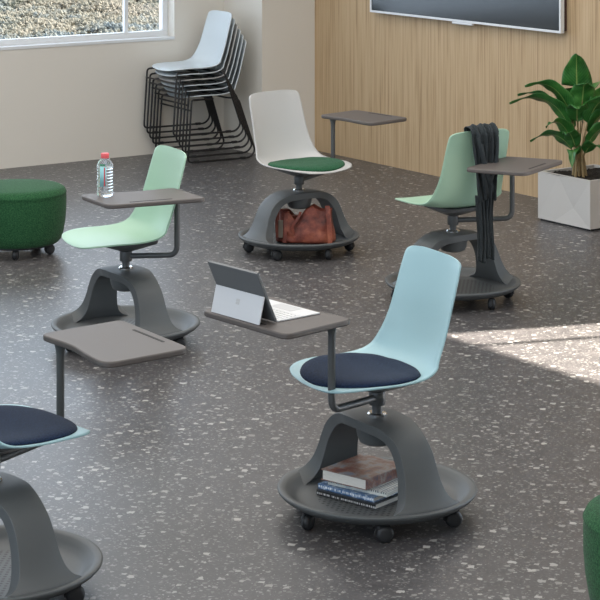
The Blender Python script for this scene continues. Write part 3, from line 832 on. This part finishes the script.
# ------------------------------------------------------------------ planter and plant
pc = P(1.341, 11.72)
px0, py1 = pc.x, pc.y; PW = 0.43; PH = 0.277
pt_ = thing('planter_box', 'faceted white square planter standing against the wood wall', 'planter', (px0+PW/2, py1-PW/2, 0))
bm = bmesh.new(); h = PW/2; w = 0.02; g = 0.012
def fv(x, y, z): return bm.verts.new((x, y, z))
ob = [fv(-h, -h, g), fv(h, -h, g), fv(h, h, g), fv(-h, h, g)]; ot = [fv(-h, -h, PH), fv(h, -h, PH), fv(h, h, PH), fv(-h, h, PH)]
it = [fv(-h+w, -h+w, PH), fv(h-w, -h+w, PH), fv(h-w, h-w, PH), fv(-h+w, h-w, PH)]; ib = [fv(v.co.x, v.co.y, PH-0.05) for v in it]
bm.faces.new(ob[::-1]); bm.faces.new(ib)
for k in range(4):
    k2 = (k+1) % 4
    bm.faces.new((ot[k], ot[k2], it[k2], it[k])); bm.faces.new((it[k], it[k2], ib[k2], ib[k]))
    # each side folded into shallow triangular facets
    A0, A1, B0, B1 = ob[k].co, ob[k2].co, ot[k].co, ot[k2].co
    n = (A1-A0).cross(B0-A0).normalized()
    def at(u, v, d): return bm.verts.new(A0*(1-u)*(1-v)+A1*u*(1-v)+B0*(1-u)*v+B1*u*v + n*d)
    m1 = at(0.62, 1.0, 0); m2 = at(0.30, 0.0, 0); c = at(0.66, 0.36, -0.010); c2 = at(0.38, 0.97, -0.007)
    for f in ((ob[k], m2, c2), (ob[k], c2, ot[k]), (m2, c, c2), (c2, c, m1), (ot[k], c2, m1), (m2, ob[k2], c), (c, ob[k2], ot[k2]), (c, ot[k2], m1)):
        bm.faces.new(f)
new_obj('pot', finish(bm, 'pot', False), M['planter'], pt_)
new_obj('base_strip', box_mesh('bs', -h+0.01, h-0.01, -h+0.01, h-0.01, 0, 0.0125), M['dark'], pt_)
M['soil'] = mat('dark_soil', srgb(22, 20, 18), 1.0); t_ = NT(M['soil']); nn = t_.noise(t_.coord(), 60, 4, 0.7)
t_.link(t_.ramp(nn.outputs['Fac'], [(0.4, srgb(12, 11, 10)), (0.7, srgb(52, 46, 40))]), t_.b.inputs['Base Color']); t_.bump(nn.outputs['Fac'], 1, 0.02)
bm = bmesh.new(); n = 26; vs = []
for j in range(n+1):
    for i in range(n+1):
        x = -h+w+0.001+(2*h-2*w-0.002)*i/n; y = -h+w+0.001+(2*h-2*w-0.002)*j/n
        vs.append(bm.verts.new((x, y, PH-0.018+random.uniform(-0.005, 0.005)+0.008*math.sin(x*20)*math.cos(y*17))))
for j in range(n):
    for i in range(n): k = j*(n+1)+i; bm.faces.new((vs[k], vs[k+1], vs[k+n+2], vs[k+n+1]))
new_obj('soil', finish(bm, 'soil'), M['soil'], pt_)

def leaf_material():
    m = mat('glossy_green_leaf', srgb(40, 96, 40), 0.32, spec=0.5); t = NT(m)
    uv = t.add('ShaderNodeUVMap'); sp = t.add('ShaderNodeSeparateXYZ'); t.link(uv.outputs[0], sp.inputs[0])
    d = t.math('ABSOLUTE', t.math('SUBTRACT', sp.outputs[0], 0.5))
    vein = t.math('SINE', t.math('MULTIPLY', t.math('ADD', sp.outputs[1], t.math('MULTIPLY', d, -0.45)), 120))
    n = t.noise(t.coord(), 12, 3)
    c = t.ramp(n.outputs['Fac'], [(0.3, srgb(30, 80, 36)), (0.55, srgb(52, 110, 50)), (0.75, srgb(84, 140, 66))])
    c = t.mix(t.math('MULTIPLY', t.math('GREATER_THAN', vein, 0.86), 0.35), c, srgb(94, 150, 74))
    c = t.mix(t.math('MULTIPLY', t.math('LESS_THAN', d, 0.022), 0.75), c, srgb(150, 172, 100))
    t.link(c, t.b.inputs['Base Color']); t.bump(vein, 0.15, 0.002)
    t.b.inputs['Subsurface Weight'].default_value = 0.0
    return m
M['leaf'] = leaf_material(); M['stalk'] = plastic('tan_stalk', srgb(150, 130, 92), 0.5, 0.15)
plant = thing('potted_plant', 'broad-leaved green plant growing in the white planter', 'plant', P(1.565, 11.67, PH-0.018), -TH)
# plant frame: x = right of view, y = away, z up
def leaf(p0, p1, p2, wid, roll=0.0, petiole=0.22, curl=0.25):
    p0, p1, p2 = Vector(p0), Vector(p1), Vector(p2); NL = 26; NW = 8
    q = lambda t: p0*(1-t)**2+p1*2*t*(1-t)+p2*t*t
    bm = bmesh.new(); uvl = bm.loops.layers.uv.new('UVMap'); rows = []; uvs = {}
    for i in range(NL+1):
        s = i/NL; t = petiole+(1-petiole)*s; c = q(t); d = (q(min(t+.01, 1))-q(max(t-.01, 0))).normalized()
        side = d.cross(Vector((0, 0, 1))); side = side.normalized() if side.length > 0.15 else Vector((1, 0, 0))
        side = Matrix.Rotation(roll, 3, d) @ side; nrm = side.cross(d).normalized()
        w = wid*(math.sin(PI*min(1, s**0.72))**0.75)*(1-0.25*s); w = max(w, 0.0012)
        row = []
        for j in range(NW+1):
            u = -1+2*j/NW
            wave = 0.006*math.sin(s*17+u*2+wid*90)*abs(u)
            v = bm.verts.new(c+side*w*u*math.cos(curl*abs(u))+nrm*(w*curl*abs(u)**1.2*0.9+wave)); uvs[v] = (0.5+0.5*u, s); row.append(v)
        rows.append(row)
    for a, b in zip(rows, rows[1:]):
        for j in range(NW):
            f = bm.faces.new((a[j], a[j+1], b[j+1], b[j]))
            for l in f.loops: l[uvl].uv = uvs[l.vert]
    o = new_obj('leaf', finish(bm, 'leaf', recalc=False), M['leaf'], plant)
    sm = o.modifiers.new('t', 'SOLIDIFY'); sm.thickness = 0.0012
    bm = bmesh.new(); pts = [q(petiole*1.3*k/8) for k in range(9)]
    add_tube(bm, pts, [0.0050-0.0004*k for k in range(9)], 8)
    new_obj('petiole', finish(bm, 'petiole'), M['stalk'], o)
L = leaf
L((0, 0, .10), (-.10, -.05, .55), (-.40, -.10, .415), 0.061, 0.5)          # long, pointing left
L((0, 0, .12), (-.06, -.02, .60), (-.31, -.06, .505), 0.063, 0.6)
L((0, .02, .12), (-.12, .02, .52), (-.34, .04, .445), 0.061, 0.4)
L((0, 0, .05), (-.10, -.10, .33), (-.285, -.10, .205), 0.056, 0.5)         # low left
L((0, 0, .06), (-.09, -.05, .40), (-.20, -.12, .285), 0.055, 0.4)
L((0, 0, .15), (-.005, .08, .54), (-.022, -.06, .69), 0.098, 0.1, 0.3)    # upright crown leaf
L((0, 0, .15), (.02, -.02, .50), (.01, -.14, .53), 0.081, 0.0, 0.4)
L((0, 0, .12), (-.03, -.06, .46), (-.03, -.22, .40), 0.071, 0.1, 0.35)
L((0, 0, .08), (-.06, -.10, .30), (-.10, -.22, .26), 0.055, 0.2)
L((.01, 0, .10), (.06, -.06, .50), (.16, -.24, .44), 0.073, -0.2, 0.3)
L((.01, 0, .12), (.08, .0, .58), (.30, -.08, .50), 0.068, -0.5)
L((.01, 0, .06), (.08, -.06, .38), (.27, -.10, .25), 0.061, -0.5)
L((.01, 0, .05), (.05, -.10, .28), (.13, -.20, .13), 0.054, -0.3)
L((0, 0, .04), (-.04, -.05, .26), (-.055, -.12, .06), 0.044, 0.3)
L((0, .02, .12), (.05, .08, .55), (.20, .18, .52), 0.067, -0.4)
L((0, .02, .10), (-.05, .08, .50), (-.16, .20, .47), 0.061, 0.3)
L((.01, 0, .12), (.10, -.02, .44), (.24, -.16, .37), 0.063, -0.3)
L((.01, .01, .1), (.12, .08, .42), (.30, .12, .33), 0.061, -0.4)
for k, (x, y, tp) in enumerate(((0, 0, 0.17), (0.014, -0.012, 0.15), (-0.013, -0.008, 0.14), (0.006, 0.014, 0.13), (-0.02, 0.01, 0.10), (0.026, 0.004, 0.11))):
    new_obj('stem', tube_mesh('stem', [(x*1.6, y*1.6, -0.012), (x*1.3, y*1.3, 0.05), (x, y, tp)], [0.008, 0.0075, 0.005], 10), M['stalk'], plant)

# ------------------------------------------------------------------ television on the wood wall
tv0, tv1, tz0, tz1 = -0.484-2.60, -0.484-0.72, 1.006, 2.09
tv = thing('television', 'large flat television with thin white frame on the wood wall', 'television', (XW-0.03, (tv0+tv1)/2, tz0))
hy = (tv1-tv0)/2; th_ = tz1-tz0; b_ = 0.014
M['tvscreen'] = mat('tv_glass', srgb(30, 38, 44), 0.16, 0, 0.6); M['tvframe'] = mat('tv_white_frame', srgb(226, 229, 233), 0.35); M['tvback'] = mat('tv_back', srgb(70, 45, 44), 0.6)
o = new_obj('frame', box_mesh('f', (-0.03, 0.0, -hy, hy, 0, b_), (-0.03, 0.0, -hy, hy, th_-b_, th_), (-0.03, 0, -hy, -hy+b_, b_, th_-b_), (-0.03, 0, hy-b_, hy, b_, th_-b_)), M['tvframe'], tv); bev(o, 0.002, 2)
new_obj('screen', box_mesh('s', -0.024, -0.004, -hy+b_, hy-b_, b_, th_-b_), M['tvscreen'], tv)
new_obj('back_panel', box_mesh('b', -0.002, 0.029, -hy+0.012, hy-0.012, 0.012, th_-0.012), M['tvback'], tv)
o = new_obj('sensor_bar', box_mesh('sb', -0.029, -0.006, -0.12, 0.08, -0.015, 0.001), M['tvframe'], tv); bev(o, 0.006, 4)
